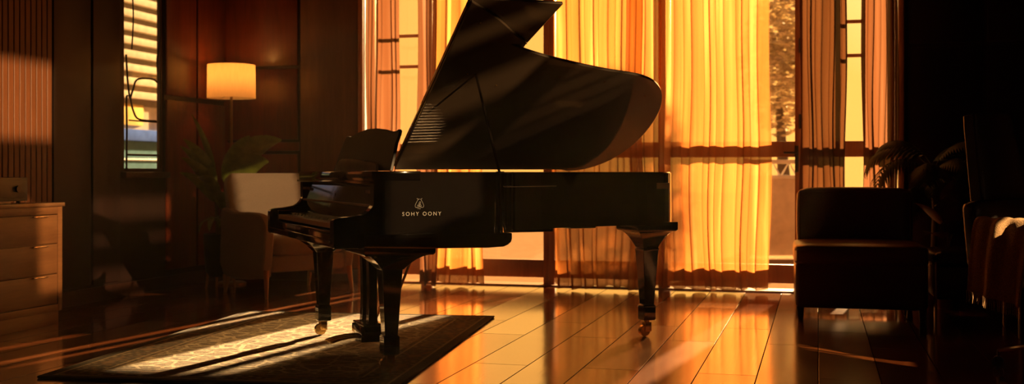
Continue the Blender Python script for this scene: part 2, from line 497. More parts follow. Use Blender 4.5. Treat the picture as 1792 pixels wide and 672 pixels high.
# left wall: warm panels near the corner, dark boards, slatted screen
trim((XL, 8.68, .16), (XL + .02, 9.16, 1.62), WOOD_PANEL); trim((XL, 8.68, 1.66), (XL + .02, 9.16, ZC), WOOD_PANEL)
trim((XL, 9.19, .16), (XL + .02, YW - .03, 1.62), WOOD_PANEL); trim((XL, 9.19, 1.66), (XL + .02, YW - .03, ZC), WOOD_PANEL)
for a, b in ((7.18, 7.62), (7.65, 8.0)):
    trim((XL, a, .13), (XL + .02, b, ZC), WOOD_DIMMED)
m = MB()
m.box((XL, 5.6, .13), (XL + .012, 7.15, ZC))
y = 5.62
while y < 7.12:
    m.box((XL + .012, y, .13), (XL + .04, y + .0505, ZC), .003, 1); y += .0585
tn[0] += 1
struct(m.build('trim_%d' % tn[0], WOOD_SLAT), 'vertical cedar slat panel')

# narrow window in the left wall
w = bpy.data.objects.new('window_1', None); COL.objects.link(w); struct(w)
w.location = (XL - .03, (WY0 + WY1) / 2, WZ0)
hw, hh = (WY1 - WY0) / 2, WZ1 - WZ0
m = MB()
for a, b in (((-.02, -hw, 0), (.02, -hw + .03, hh)), ((-.02, hw - .03, 0), (.02, hw, hh)), ((-.02, -hw + .03, 0), (.02, hw - .03, .03)), ((-.02, -hw + .03, hh - .04), (.02, hw - .03, hh))):
    m.box(a, b, .004)
m.build('window_frame', WOOD_DARK, w)
MB().box((-.008, -hw + .03, .02), (.0, hw - .03, hh - .03)).build('pane', GLASS, w, smooth=0)
m = MB()
def yz(pts, r=.008): m.tube([Vector((.03, p[0], p[1])) for p in catmull([(a, b, 0) for a, b in pts], 8)], r, 8)
yz([(-hw + .045, .02), (-hw + .05, .35), (-hw + .045, .58), (-hw + .06, .62)])
yz([(-hw + .045, .03), (-hw + .075, .02)])
yz([(hw - .06, .03), (hw - .06, .3), (hw - .055, .7), (hw - .06, .85)])
yz([(-hw + .08, .42), (hw - .1, .42)], .006)
yz([(-hw + .1, .60), (-hw + .14, .68), (-hw + .2, .76), (hw - .18, .78), (hw - .08, .75)])
yz([(-hw + .1, .60), (-hw + .14, .50), (-hw + .22, .435), (hw - .12, .43)])
yz([(-hw + .04, .95), (-hw + .06, .75), (-hw + .09, .60)])
yz([(hw - .08, .76), (hw - .1, .95), (hw - .05, 1.2), (hw - .09, 1.6)])
yz([(-hw + .12, 1.0), (-hw + .14, 1.3), (-hw + .10, 1.68)], .006)
yz([(-hw + .045, .14), (hw - .06, .14)], .009)
m.build('window_grille', IRON, w)
struct(MB().box((XL - .2, WY0 - .03, WZ0 - .05), (XL + .05, WY1 + .03, WZ0), .006).build('trim_50', WOOD_DARK))

# glazing behind the curtains: timber frames with rails and panes
YG = YW + .13
def glazing(name, x0, x1, mull=(), door=False):
    w = bpy.data.objects.new(name, None); COL.objects.link(w); struct(w)
    w.location = ((x0 + x1) / 2, YG, 0)
    h = (x1 - x0) / 2
    s = .05
    m = MB()
    m.box((-h, -.035, 0), (-h + s, .035, GZ), .004); m.box((h - s, -.035, 0), (h, .035, GZ), .004)
    m.box((-h + s, -.035, .07), (h - s, .035, .225), .004)
    m.box((-h + s, -.035, 1.125), (h - s, .035, 1.255), .004)
    m.box((-h + s, -.035, GZ - .08), (h - s, .035, GZ), .004)
    bars = mull
    mull = None
    for z in ((1.96, 2.24) if bars else ()):
        m.box((bars[0] - (x0 + x1) / 2, -.015, z - .014), (bars[1] - (x0 + x1) / 2, .015, z + .014), .003)
    for q in ((bars or ()) if x0 > -2 else ()):
        m.box((q - (x0 + x1) / 2 - .018, -.02, 1.255), (q - (x0 + x1) / 2 + .018, .02, GZ - .08), .003)
    for q in (mull or ()):
        m.box((q - .03, -.03, .225), (q + .03, .03, GZ - .08), .003)
    m.build('door_frame' if door else 'window_frame', WOOD_FRAME, w)
    MB().box((-h + s - .01, -.005, .012), (h - s + .01, .001, 1.135)).build('pane', GLASS, w, smooth=0)
    MB().box((-h + s - .01, -.005, 1.245), (h - s + .01, .001, GZ - .07)).build('pane', GLASS, w, smooth=0)
    if door:
        m = MB()
        m.box((h - .05, -.047, 1.0), (h - .02, -.035, 1.22), .004)
        m.tube([(h - .035, -.045, 1.16), (h - .035, -.09, 1.16), (h - .14, -.095, 1.16)], .009, 8)
        m.build('door_handle', IRON, w)
        for z in (.45, 1.42, 2.05):
            MB().cyl((h - .004, -.05, z - .06), (h - .004, -.05, z + .06), .013, seg=12).build('hinge', IRON, w)
    return w
xs = [GX0 + .02, onx(748, YG), onx(962, YG), onx(1163, YG), onx(1402, YG), GX1 - .02]
wn = 1
for i in range(5):
    if i == 3:
        glazing('door_1', xs[i], xs[i + 1], None, True)
    else:
        wn += 1
        mid = None if i in (1, 2) else (onx(690, YG), onx(745, YG)) if i == 0 else (onx(1474, YG), onx(1516, YG))
        glazing('window_%d' % wn, xs[i], xs[i + 1], mid)
struct(MB().box((GX0, YW + .02, -.02), (GX1, YW + .25, .012)).build('trim_51', WOOD_FRAME), 'timber threshold under the glazing')

# ------------------------------------------------------------------ curtains
def curtain(name, label, px0, px1, mat, y0, npl, amp, seed, hem=.028, spread=0.0, group='curtains on the window wall', top=3.05):
    rnd = random.Random(seed)
    x0, x1 = onx(px0, y0), onx(px1, y0)
    L = x1 - x0
    ph = [rnd.uniform(0, 2 * PI) for _ in range(6)]
    jit = [rnd.uniform(.55, 1.25) for _ in range(int(npl) + 3)]
    warp = [rnd.uniform(-.28, .28) for _ in range(int(npl) + 3)]
    nx = max(60, int(npl * 14)); nz = 26
    def f(i, j):
        z = hem + (top - hem) * j
        u = i * npl
        k = int(u); fr = u - k
        u2 = u + warp[k] * math.sin(PI * fr) * (1 - .3 * j)
        a = amp * ((1 - fr) * jit[k] + fr * jit[k + 1])
        low = 1 - j
        a *= .75 + .45 * low
        yy = a * math.sin(2 * PI * u2) + a * .16 * math.sin(2 * PI * u2 * 2.1 + ph[0] + 1.2 * j) + amp * .35 * math.sin(2 * PI * i * 2.3 + ph[1] + 1.5 * low)
        xx = x0 + L * i + amp * .35 * math.sin(4 * PI * u2 + ph[2]) + spread * low * low * (i - .5) * 2
        xx += .02 * low * math.sin(3 * j * PI + ph[3] + 5 * i)
        zz = z + (.013 * math.sin(2 * PI * u2 + ph[4]) + .008 * math.sin(9 * i + ph[5])) * (low ** 8)
        return Vector((xx, y0 + yy, max(.004, zz)))
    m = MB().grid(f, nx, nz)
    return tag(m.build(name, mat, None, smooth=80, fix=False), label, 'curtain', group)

YC = YW - .16
curtain('sheer_curtain', 'short golden sheer curtain hanging behind the front edge of the raised lid', 758, 844, SHEER, YC, 4, .032, 3)
curtain('sheer_curtain', 'golden sheer curtain hanging above and past the tail of the raised lid', 966, 1124, SHEER, YC - .06, 6.5, .036, 4)
curtain('sheer_curtain', 'widest honey yellow sheer curtain beside the uncovered glass door', 1104, 1346, SHEER_B, YC + .075, 8.5, .040, 5)
curtain('drape', 'rose brown drape at the wooden wall behind the music desk', 638, 697, DRAPE, YC - .03, 3, .034, 8)
curtain('drape', 'narrow beige brown drape gathered just above the piano lid edge', 733, 766, DRAPE, YC - .10, 2, .028, 12)
curtain('drape', 'russet brown drape gathered against the glass door frame', 1402, 1481, DRAPE_D, YC - .02, 4, .036, 21)
curtain('drape', 'pale rose drape between bright window slit and dark wall', 1508, 1570, DRAPE, YC - .02, 3, .034, 31)

# ------------------------------------------------------------------ grand piano
TX, TY = -.851, 5.436
PANG = R(22.9)
P0 = c2r(TX, TY)
piano = thing('grand_piano', 'black concert grand piano with its lid raised, standing on the patterned rug', 'piano', P0, PANG + YAW)
W = 1.62
side = [(.62, 0), (.82, .012), (.90, .065), (.955, .16), (1.03, .262), (1.16, .345), (1.34, .415), (1.56, .475), (1.8, .53), (2.10, .585), (2.26, .69), (2.355, .87), (2.385, 1.08), (2.36, 1.30), (2.27, 1.49), (2.12, 1.60), (1.95, W)]
outer = [Vector((.2, 0, 0)), Vector((.4, 0, 0))] + catmull([(a, b, 0) for a, b in side], 7) + [Vector((1.2, W, 0)), Vector((.2, W, 0))]
def offset(path, d):
    o = []
    for i, p in enumerate(path):
        t = (path[min(i + 1, len(path) - 1)] - path[max(i - 1, 0)]).normalized()
        o.append(p + Vector((-t.y, t.x, 0)) * d)
    return o
inner = offset(outer, .065)
Z0, Z1 = .688, 1.0
def rim_ring(z_list): pass
m = MB()
prof = [(0, Z0), (0, Z1 - .006), (.006, Z1), (.059, Z1), (.065, Z1 - .006), (.065, Z0)]
rings = []
for p, q in zip(outer, inner):
    nrm = (q - p).normalized()
    rings.append([Vector((p.x + nrm.x * a, p.y + nrm.y * a, z)) for a, z in prof])
m.loft(rings, True, True)
rim = m.build('rim', LACQUER, piano, smooth=40)
# underside and soundboard
MB().prism([(p.x, p.y) for p in offset(outer, .02)], lambda p: Vector((p[0], p[1], .70)), lambda p: Vector((p[0], p[1], .74))).build('bottom_board', LACQUER, piano, smooth=0)
MB().prism([(p.x, p.y) for p in offset(outer, .068)], lambda p: Vector((p[0], p[1], .83)), lambda p: Vector((p[0], p[1], .84))).build('soundboard', SPRUCE, piano, smooth=0)
# cast iron plate: outline ring, struts, agraffe rail
m = MB()
ring = offset(outer, .07); ring2 = offset(outer, .15)
m.loft([[Vector((a.x, a.y, .895)), Vector((a.x, a.y, .91)), Vector((b.x, b.y, .91)), Vector((b.x, b.y, .895))] for a, b in zip(ring, ring2)], True, True)
m.box((.42, .075, .88), (.72, W - .075, .905), .004)
for w0, w1 in ((.42, .62), (.78, .92), (1.12, 1.18)):
    m.loft([[Vector((.7, w0 - .02, .90)), Vector((.7, w0 + .02, .90)), Vector((.7, w0 + .02, .935)), Vector((.7, w0 - .02, .935))],
            [Vector((2.2, w1 - .02, .90)), Vector((2.2, w1 + .02, .90)), Vector((2.2, w1 + .02, .935)), Vector((2.2, w1 - .02, .935))]], True, True)
plate = m.build('iron_plate', GOLD_PLATE, piano)
m = MB()
for i in range(70):
    f = i / 69
    w0 = .12 + f * 1.36
    # string length shrinks towards the treble
    u1 = .95 + 1.25 * min(1, (f * 1.35) ** .8)
    w1 = w0 + (.12 if f < .7 else -.1) * (u1 - .7) * .5
    w1 = min(W - .1, max(.12 + (u1 - .75) * .33, w1))
    m.tube([(.62, w0, .918), (u1, w1, .922)], .0012 if f < .7 else .0022, 4, False)
st = m.build('strings', STEEL, piano, smooth=0); st['kind'] = 'stuff'
m = MB()
m.tube([Vector(p) for p in catmull([(1.05, .3, .852), (1.5, .62, .852), (1.95, .95, .852), (2.15, 1.2, .852)], 6)], .014, 6)
m.build('bridge', WOOD_LEG, piano)
# arms (cheeks)
armp = [(.205, 1.0), (.205, .875)] + [(.205 - .085 * math.sin(a) ** 1.0 * 0 - .085 * (1 - math.cos(a)), .875 - .085 * math.sin(a)) for a in [R(x) for x in range(10, 91, 10)]]
armp += [(.09, .785), (.03, .780), (.006, .772), (0, .76), (0, .645), (.008, .632), (.26, .632), (.26, 1.0)]
for w0 in (0, W - .065):
    MB().prism(armp, lambda p: Vector((p[0], w0, p[1])), lambda p: Vector((p[0], w0 + .065, p[1]))).build('arm', LACQUER, piano, smooth=40, bevel=.004)
# key bed and the thick beam under it
kb = [(.03, .632), (.03, .69), (.93, .69), (.93, .66), (.925, .645), (.91, .632), (.885, .622), (.80, .618), (.25, .626)]
MB().prism(kb, lambda p: Vector((p[0], .012, p[1])), lambda p: Vector((p[0], W - .012, p[1]))).build('keybed', LACQUER, piano, smooth=40, bevel=.004)
m = MB(); m.box((1.0, .42, .668), (1.35, W - .2, .70), .006); m.box((1.55, .62, .672), (1.72, W - .1, .70), .006)
m.build('brace', LACQUER, piano)
m = MB(); m.box((.005, .066, .636), (.03, W - .066, .712), .004); m.box((-.004, .066, .664), (.006, W - .066, .673), .003)
m.build('key_slip', LACQUER, piano)
for w0 in (.066, W - .066 - .085):
    MB().box((.035, w0, .70), (.19, w0 + .085, .772), .006).build('key_block', LACQUER, piano)
KW0, KW1 = .155, W - .155
kw = (KW1 - KW0) / 52
wk = None
for i in range(52):
    if wk is None:
        wk = MB().box((.036, .0006, .722), (.19, kw - .0006, .748), .0015, 1).build('white_key', IVORY, piano, smooth=30); wk.location = (0, KW0, 0)
    else:
        c = wk.copy(); COL.objects.link(c); c.parent = piano; c.location = (0, KW0 + i * kw, 0)
bk = None
for i in range(51):
    if (51 - i) % 7 in (1, 2, 4, 5, 6)[0:5] and (51 - i) % 7 not in (0, 3):
        y = KW0 + (i + 1) * kw
        if bk is None:
            bk = MB()
            bk.loft([[Vector((.092, -.006, .745)), Vector((.092, .006, .745)), Vector((.197, .006, .745)), Vector((.197, -.006, .745))],
                     [Vector((.10, -.0045, .760)), Vector((.10, .0045, .760)), Vector((.197, .0045, .760)), Vector((.197, -.0045, .760))]])
            bk = bk.build('black_key', EBONY, piano, smooth=20); bk.location = (0, y, 0)
        else:
            c = bk.copy(); COL.objects.link(c); c.parent = piano; c.location = (0, y, 0)
# fallboard, front rail and ledge
fb = [(.195, .752), (.205, .80), (.232, .945), (.255, .945), (.235, .752)]
fall = MB().prism(fb, lambda p: Vector((p[0], .066, p[1])), lambda p: Vector((p[0], W - .066, p[1]))).build('fallboard', LACQUER, piano, smooth=30, bevel=.003)
m = MB(); m.box((.19, .0, .952), (.44, W, 1.004), .005); m.box((.178, .0, .940), (.26, W, .954), .005)
m.build('front_rail', LACQUER, piano)
# lettering
def text_mesh(body, size, extr, mat, parent, name, M, spacing=1.0):
    cu = bpy.data.curves.new('tmp_text', 'FONT'); cu.body = body; cu.size = size; cu.extrude = extr; cu.align_x = 'CENTER'; cu.space_character = spacing
    to = bpy.data.objects.new('tmp_text', cu); COL.objects.link(to)
    dg = bpy.context.evaluated_depsgraph_get()
    me = bpy.data.meshes.new_from_object(to.evaluated_get(dg))
    bpy.data.objects.remove(to); bpy.data.curves.remove(cu)
    me.name = name; me.materials.clear(); me.materials.append(mat)
    o = bpy.data.objects.new(name, me); COL.objects.link(o); o.matrix_local = M; o.parent = parent
    return o
# faces the treble side (local -y): text x -> +u, text y -> +z
side_M = lambda u, z: Matrix.Translation((u, -.0004, z)) @ Matrix.Rotation(PI / 2, 4, 'X')
text_mesh('SOHY OONY', .0265, .0006, LETTER, rim, 'lettering', side_M(.443, .786), 1.42)
# emblem: pointed lyre-like outline with a knot inside and a small bow beneath
m = MB()
def ln(pts, r=.00085, closed=False):
    q = [Vector((.431 + a * .001, -.0006, .846 + b * .001)) for a, b in [(p.x, p.y) for p in catmull([(a, b, 0) for a, b in pts], 5, closed)]]
    m.tube(q, r, 5)
ln([(-5, 22), (-12, 11), (-20, -4), (-22, -15), (-16, -20), (0, -17), (16, -20), (22, -15), (20, -4), (12, 11), (5, 22)])
ln([(-14, 24), (-8, 22), (-2, 20), (2, 22)]); ln([(14, 25), (9, 21), (5, 20)])
ln([(-10, -14), (-4, -4), (0, 6), (4, 8), (5, 0), (-2, -9), (4, -14), (10, -12), (5, -5)])
ln([(-11, -8), (-2, -13), (3, -6), (-3, 2)]); ln([(-10, -26), (-3, -25), (3, -27), (6, -24)])
m.build('emblem', LETTER, rim)
# small brass maker's marks on the fallboard (faces local -x): text x -> -w
ang = math.atan2(.027, .145)
Mf = Matrix.Translation((.2095, .83, .815)) @ Matrix.Rotation(-PI / 2, 4, 'Z') @ Matrix.Rotation(PI / 2 - ang, 4, 'X')
text_mesh('TIIOIHI', .030, .0006, BRASS, fall, 'lettering', Mf, 1.25)
MB().box((.2162, .827, .860), (.2185, .833, .897)).build('inlay', BRASS, fall, smooth=0)
# music desk with a scalloped top and the pale score on it
dk = [(-.585, 0), (-.565, .07), (-.545, .13), (-.52, .175), (-.50, .205), (-.47, .208), (-.40, .200), (-.25, .222), (-.08, .236), (.10, .234), (.28, .222), (.42, .207), (.50, .206), (.535, .214), (.56, .205), (.565, .185), (.55, .14), (.57, .07), (.585, 0)]
dkc = [Vector((p[0], p[1], 0)) for p in dk]
tilt = .28
md = MB().prism([(p.x, p.y) for p in dkc], lambda p: Vector((.36 + p[1] * tilt, .85 - p[0], 1.006 + p[1])), lambda p: Vector((.378 + p[1] * tilt, .85 - p[0], 1.006 + p[1]))).build('music_desk', mat_plain('satin_black_desk', (.012, .008, .006), .5, spec=.25), piano, smooth=40, bevel=.003)
scp = [(-.44, 0), (-.425, .035), (-.39, .062), (-.33, .072), (-.15, .070), (.05, .062), (.25, .050), (.37, .040), (.41, .032), (.43, .0)]
score = MB().prism(scp, lambda p: Vector((.330 + p[1] * .22, .85 - p[0], 1.005 + p[1])), lambda p: Vector((.346 + p[1] * .22, .85 - p[0], 1.005 + p[1])))
sco = score.build('music_book', PAPER, None, smooth=40, bevel=.003)
sco.matrix_world = Matrix.Translation(P0) @ Matrix.Rotation(PANG + YAW, 4, 'Z')
tag(sco, 'pale low rounded music book leaning on the black music desk', 'book')
# legs
def leg(u, w, zb, top, name='leg'):
    L = MB()
    def ring(a, z, b=None): 
        b = b or a
        return [Vector((u - a / 2, w - b / 2, z)), Vector((u + a / 2, w - b / 2, z)), Vector((u + a / 2, w + b / 2, z)), Vector((u - a / 2, w + b / 2, z))]
    zt = .602 if top > .3 else .648
    pr = [(top, .70), (top, zt + .007), (top * .985, zt + .002)]
    for k in range(0, 11):
        t = k / 10
        s = top * .95 + (.112 - top * .95) * t ** .85
        pr.append((s, zt - (.078 if top > .3 else .09) * (t ** 1.6) - .004))
    pr += [(.102, .54), (.112, .535)] if top < .3 else []
    pr += [(.104, .52), (.066, .195), (.080, .188), (.080, .105), (.070, .098)]
    L.loft([ring(a, z) for a, z in pr])
    lo = L.build(name, LACQUER, piano, smooth=40, bevel=.003)
    c = MB()
    c.cyl((u, w, .100), (u, w, .07), .018, .016, 12)
    c.box((u - .022, w - .024, zb + .03), (u + .02, w - .017, zb + .085), .002); c.box((u - .022, w + .017, zb + .03), (u + .02, w + .024, zb + .085), .002)
    c.box((u - .022, w - .024, zb + .078), (u + .02, w + .024, zb + .088), .002)
    co_ = c.build('caster_fork', BRASS, lo)
    cw = MB().cyl((u - .018, w - .015, zb + .035), (u - .018, w + .015, zb + .035), .035, seg=20).build('caster_wheel', BRASS, lo, bevel=.003)
    return lo
ZR = .0125
leg(.313, .112, ZR, .36); leg(.313, 1.50, ZR, .36); leg(2.137, .76, 0.0005, .275)
# lyre with pedals
ly = MB()
ly.box((.33, .70, .07), (.47, .90, .16), .008); ly.box((.34, .69, .155), (.46, .91, .172), .004)
lyre = ly.build('lyre', LACQUER, piano)
MB().box((.34, .66, .60), (.47, .94, .635), .006).build('yoke', LACQUER, lyre)
for w0 in (.735, .865):
    LP = MB(); LP.loft([[Vector((.40 + a * x, w0 + b * .026, z)) for a, b in ((-1, -1), (1, -1), (1, 1), (-1, 1))] for x, z in ((.030, .61), (.024, .45), (.022, .30), (.027, .165))])
    LP.build('lyre_pillar', LACQUER, lyre, bevel=.003)
for w0 in (.78, .80, .82):
    MB().cyl((.44, w0, .165), (.44, w0, .62), .0045, seg=8).build('pedal_rod', BRASS, lyre)
for w0 in (.745, .80, .855):
    pd = [(-.11 + .33, 0.010), (.33, .013), (.33, .026), (.25, .022), (.22, .018)]
    P = MB(); P.loft([[Vector((.34 - x, w0 - hwid, z)), Vector((.34 - x, w0 + hwid, z)), Vector((.34 - x, w0 + hwid, z - .010)), Vector((.34 - x, w0 - hwid, z - .010))] for x, hwid, z in ((0, .009, .105), (.06, .009, .103), (.11, .014, .095), (.16, .016, .082), (.17, .008, .079))])
    P.build('pedal', BRASS, lyre, bevel=.002)
for w0 in (.70, .90):
    MB().tube([(.45, w0, .12), (.66, w0 + (.02 if w0 > .8 else -.02), .64)], .008, 8).build('lyre_brace', BRASS, lyre)
# lid, opened about the spine
ALID = R(32.5)
lidM = Matrix.Translation((0, W, 1.012)) @ Matrix.Rotation(-ALID, 4, 'X')
US = .80
lp = [p for p in outer if p.x > US + .02 or p.y > W - .001]
lidpts = [Vector((US, -W - .012, 0))]
ov = offset(outer, -.014)
for p, q in zip(ov, outer):
    if q.x <= US + .03: continue
    if q.y >= W - .002: break
    # the lid runs on straight to its front corner, then follows the bentside
    if q.x < 1.25 and q.y < .33:
        continue
    lidpts.append(Vector((p.x, p.y - W, 0)))
bent = catmull([(US, -W - .012, 0), (1.00, -1.50, 0), (1.14, -1.38, 0), (1.25, lidpts[1].y * .5 - 1.295 * .5, 0)], 6)
lidpts = bent[:-1] + lidpts[1:]
lidpts += [Vector((1.96, -.004, 0)), Vector((US, -.004, 0))]
TL = .021
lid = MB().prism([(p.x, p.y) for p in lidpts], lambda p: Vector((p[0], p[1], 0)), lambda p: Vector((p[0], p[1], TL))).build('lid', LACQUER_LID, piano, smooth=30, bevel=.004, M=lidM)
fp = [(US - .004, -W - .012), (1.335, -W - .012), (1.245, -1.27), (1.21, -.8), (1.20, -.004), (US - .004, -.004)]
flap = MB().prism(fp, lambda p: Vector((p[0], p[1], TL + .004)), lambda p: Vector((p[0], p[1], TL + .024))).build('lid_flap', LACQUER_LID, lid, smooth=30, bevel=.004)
MB().cyl((US - .004, -W + .05, TL + .002), (US - .004, -.05, TL + .002), .005, seg=8).build('hinge', BRASS, lid)
for u, t_ in ((.90, 1.47), (1.0, 1.22), (.97, 1.02), (1.55, 1.02), (1.86, .99), (1.18, .92), (2.2, .86)):
    MB().lathe([(.0042, 0), (.0042, -.002), (.002, -.004)], 10, (u, -t_, 0)).build('lid_stud', BRASS, lid)
# lid prop
pa = Vector((.93, .175, .985)); 
pt = lidM @ Vector((1.02, -1.02, 0))
m = MB(); m.tube([pa, pt], .0075, 8); m.box(pa - Vector((.02, .012, .01)), pa + Vector((.02, .012, .018)), .003)
m.build('lid_prop', LACQUER, piano)

# ------------------------------------------------------------------ rug
RW, RL, RA = 1.78, 2.62, -R(9)
fr = Vector((-.125, 7.84)); ax_ = Vector((math.cos(RA), math.sin(RA))); ay_ = Vector((-math.sin(RA), math.cos(RA)))
rc = fr - ax_ * RW / 2 - ay_ * RL / 2
m = MB()
def rugf(i, j, zz):
    x, y = (i - .5) * RW, (j - .5) * RL
    x += .006 * math.sin(j * 23) * (1 if i > .99 else -1 if i < .01 else 0)
    return Vector((x, y, zz))
m.loft([[rugf(i, j, z) for i, j in [(k / 20, 0) for k in range(20)] + [(1, k / 30) for k in range(30)] + [(1 - k / 20, 1) for k in range(20)] + [(0, 1 - k / 30) for k in range(30)]] for z in (.0006, .009, .0118)])
rug = m.build('rug', mat_rug(RW, RL), None, smooth=40)
tag(rug, 'dark patterned oriental rug lying under the grand piano', 'rug')
p = c2r(rc.x, rc.y); rug.location = (p.x, p.y, 0); rug.rotation_euler = (0, 0, RA + YAW)
bd = MB(); bd.tube([Vector((sx * RW / 2, sy * RL / 2, .008)) for sx, sy in ((-1, -1), (1, -1), (1, 1), (-1, 1), (-1, -1))], .007, 6)
bd.build('bound_edge', mat_plain('rug_binding', (.05, .032, .018), .95), rug)

# ------------------------------------------------------------------ beige armchair
ac = thing('armchair', 'beige upholstered armchair with wooden legs behind the keyboard end of the piano', 'armchair', c2r(-1.85, 9.51), R(41.3) + YAW)
bk_ = MB()
def backring(y0, z, hwid, th, rec): return None
rings = []
nb = 14
for k in range(nb + 1):
    t = k / nb
    z = .30 + .69 * t
    yb = .30 + .11 * t ** 1.3
    hw_ = .385 + .02 * t
    if t > .86: hw_ -= .07 * ((t - .86) / .14) ** 2
    th = .075 - .02 * t
    if t > .9: th *= 1 - .55 * ((t - .9) / .1) ** 2
    ring = []
    for q in range(24):
        a = 2 * PI * q / 24
        cx_, sx_ = math.cos(a), math.sin(a)
        ring.append(Vector((hw_ * math.copysign(abs(cx_) ** .35, cx_), yb + th * math.copysign(abs(sx_) ** .6, sx_) - .05 * (1 - (abs(cx_) ** .35) ** 2) * 0 - .03 * abs(cx_) ** 4, z)))
    rings.append(ring)
bk_.loft(rings); bk_.build('backrest', FABRIC, ac, smooth=50)
MB().cushion((-.32, -.34, .33), (.32, .27, .46), .05, .025).build('seat_cushion', FABRIC, ac, smooth=60)
MB().box((-.34, -.31, .20), (.34, .30, .335), .02, 3).build('seat_base', FABRIC, ac, smooth=50)
for s in (-1, 1):
    ap = [(.36, .15), (-.24, .15), (-.30, .22), (-.335, .40), (-.345, .50), (-.33, .57), (-.28, .63), (-.20, .665), (.0, .675), (.2, .672), (.38, .70), (.40, .5)]
    apc = [(q.x, q.y) for q in catmull([(a, b, 0) for a, b in ap], 3, True)]
    x0 = s * .335; x1 = s * .425
    MB().prism(apc, lambda p: Vector((x0, p[0], p[1])), lambda p: Vector((x1, p[0], p[1]))).build('armrest', FABRIC, ac, smooth=40, bevel=.018)
    for fy in (-1, 1):
        lg = MB()
        y0, y1 = (-.30, -.33) if fy < 0 else (.30, .36)
        lg.tube([(s * .40, y1, .0), (s * .385, y0, .22)], [.013, .024], 12)
        lg.build('leg', WOOD_LEG, ac)

# ------------------------------------------------------------------ floor lamp
lx = at(405, 10.2)
fl = thing('floor_lamp', 'lit floor lamp with a glowing drum shade by the wood panelling', 'lamp', lx, 0)
MB().lathe([(.13, 0), (.13, .015), (.11, .024), (.02, .03), (.014, .05)], 32).build('base', METAL_BZ, fl)
MB().cyl((0, 0, .03), (0, 0, 1.72), .0115, .0115, 12).build('pole', METAL_BZ, fl)
m = MB(); m.lathe([(.018, 1.70), (.02, 1.71), (.02, 1.76), (.012, 1.77)], 16); m.build('socket', METAL_BZ, fl)
m = MB()
for k in range(3):
    a = 2 * PI * k / 3 + .4
    m.tube([(0, 0, 1.705), (.1 * math.cos(a), .1 * math.sin(a), 1.685), (.208 * math.cos(a), .208 * math.sin(a), 1.672)], .0025, 6)
m.build('shade_ring', METAL_BZ, fl)
m = MB()
SR, SZ0, SZ1 = .213, 1.658, 1.955
n = 48
m.loft([[Vector((r * math.cos(2 * PI * k / n), r * math.sin(2 * PI * k / n), z)) for k in range(n)] for r, z in ((SR, SZ0), (SR, SZ0 + .008), (SR * .985, SZ1 - .008), (SR * .985, SZ1))], True, False)
m.build('lamp_shade', SHADE, fl, smooth=60)
bl = MB(); bl.lathe([(.012, 1.77), (.022, 1.79), (.03, 1.82), (.026, 1.845), (.010, 1.86)], 16); 
bm_, bt, bb = nt('lit_bulb'); bb.inputs['Emission Color'].default_value = (1, .6, .25, 1); bb.inputs['Emission Strength'].default_value = 10; bb.inputs['Base Color'].default_value = (1, .8, .5, 1)
bl.build('bulb', bm_, fl)
pl = bpy.data.lights.new('lamp_light', 'POINT'); pl.energy = 5.6; pl.color = (1, .40, .08); pl.shadow_soft_size = .04
plo = bpy.data.objects.new('lamp_light', pl); COL.objects.link(plo); plo.location = (0, 0, 1.88); plo.parent = fl

# ------------------------------------------------------------------ plants
def blade(m, base, az, elev, length, width, droop, fold=.25, n=12, roll=.0):
    """a broad tapering leaf that arches: returns nothing, adds a thin two-sided lens with thickness"""
    d = Vector((math.cos(az), math.sin(az), 0)); s = Vector((-math.sin(az), math.cos(az), 0)); up = Vector((0, 0, 1))
    p = Vector(base); e = elev
    rows = []
    for k in range(n + 1):
        t = k / n
        wd = width * (math.sin(PI * min(1, t ** .75 * .97 + .02)) ** .8) * .5
        nrm = (-d * math.sin(e) + up * math.cos(e))
        s2 = s * math.cos(roll) + nrm * math.sin(roll); nrm = nrm * math.cos(roll) - s * math.sin(roll)
        rows.append((p.copy(), s2, nrm, max(wd, .002)))
        e -= droop / n * (.4 + 1.2 * t)
        p = p + (d * math.cos(e) + up * math.sin(e)) * (length / n)
    th = .0016
    rings = []
    for p, s_, nr, wd in rows:
        rings.append([p - s_ * wd + nr * wd * fold, p + nr * th * 0, p + s_ * wd + nr * wd * fold, p + s_ * wd * .98 + nr * (wd * fold - th), p - nr * th * 1.5, p - s_ * wd * .98 + nr * (wd * fold - th)])
    m.loft(rings)

pp = at(386, 9.88)
lpnt = thing('potted_plant', 'leafy broad-leaved plant in a dark pot below the lit floor lamp', 'plant', pp)
MB().lathe([(.10, .10), (.125, .14), (.14, .30), (.145, .46), (.135, .47), (.128, .45), (.05, .44)], 28).build('pot', POT_D, lpnt)
m = MB()
for k in range(4):
    a = PI / 4 + k * PI / 2
    MB().tube([(.125 * math.cos(a), .125 * math.sin(a), 0), (.105 * math.cos(a), .105 * math.sin(a), .16)], [.010, .013], 10).build('pot_leg', WOOD_LEG, lpnt)
MB().lathe([(.001, .445), (.127, .445), (.127, .44), (.001, .44)], 24).build('soil', SOIL, lpnt)
rnd = random.Random(4)
TOCAM = -PI / 2 + YAW      # direction towards the camera
RIGHT = YAW
leaves = [(RIGHT + .25, 1.02, .60, .27, .95, .86), (RIGHT - .15, .95, .46, .25, 1.1, .80), (RIGHT + PI - .15, 1.34, .62, .10, .30, .84), (RIGHT + PI + .3, 1.2, .50, .11, .6, .74), (RIGHT + PI + .7, 1.0, .42, .11, .8, .66),
          (TOCAM - .3, 1.0, .38, .12, 1.2, .70), (TOCAM + .3, 1.1, .30, .12, 1.3, .60), (TOCAM - .9, 1.2, .5, .12, .6, .80), (TOCAM + 1.0, 1.2, .5, .14, .7, .84), (TOCAM - .1, .35, .28, .07, 1.9, .52), (TOCAM + .2, .5, .22, .06, 2.0, .50), (TOCAM - .4, .4, .30, .06, 1.9, .50), (TOCAM - .6, 1.0, .5, .12, .7, .72)]
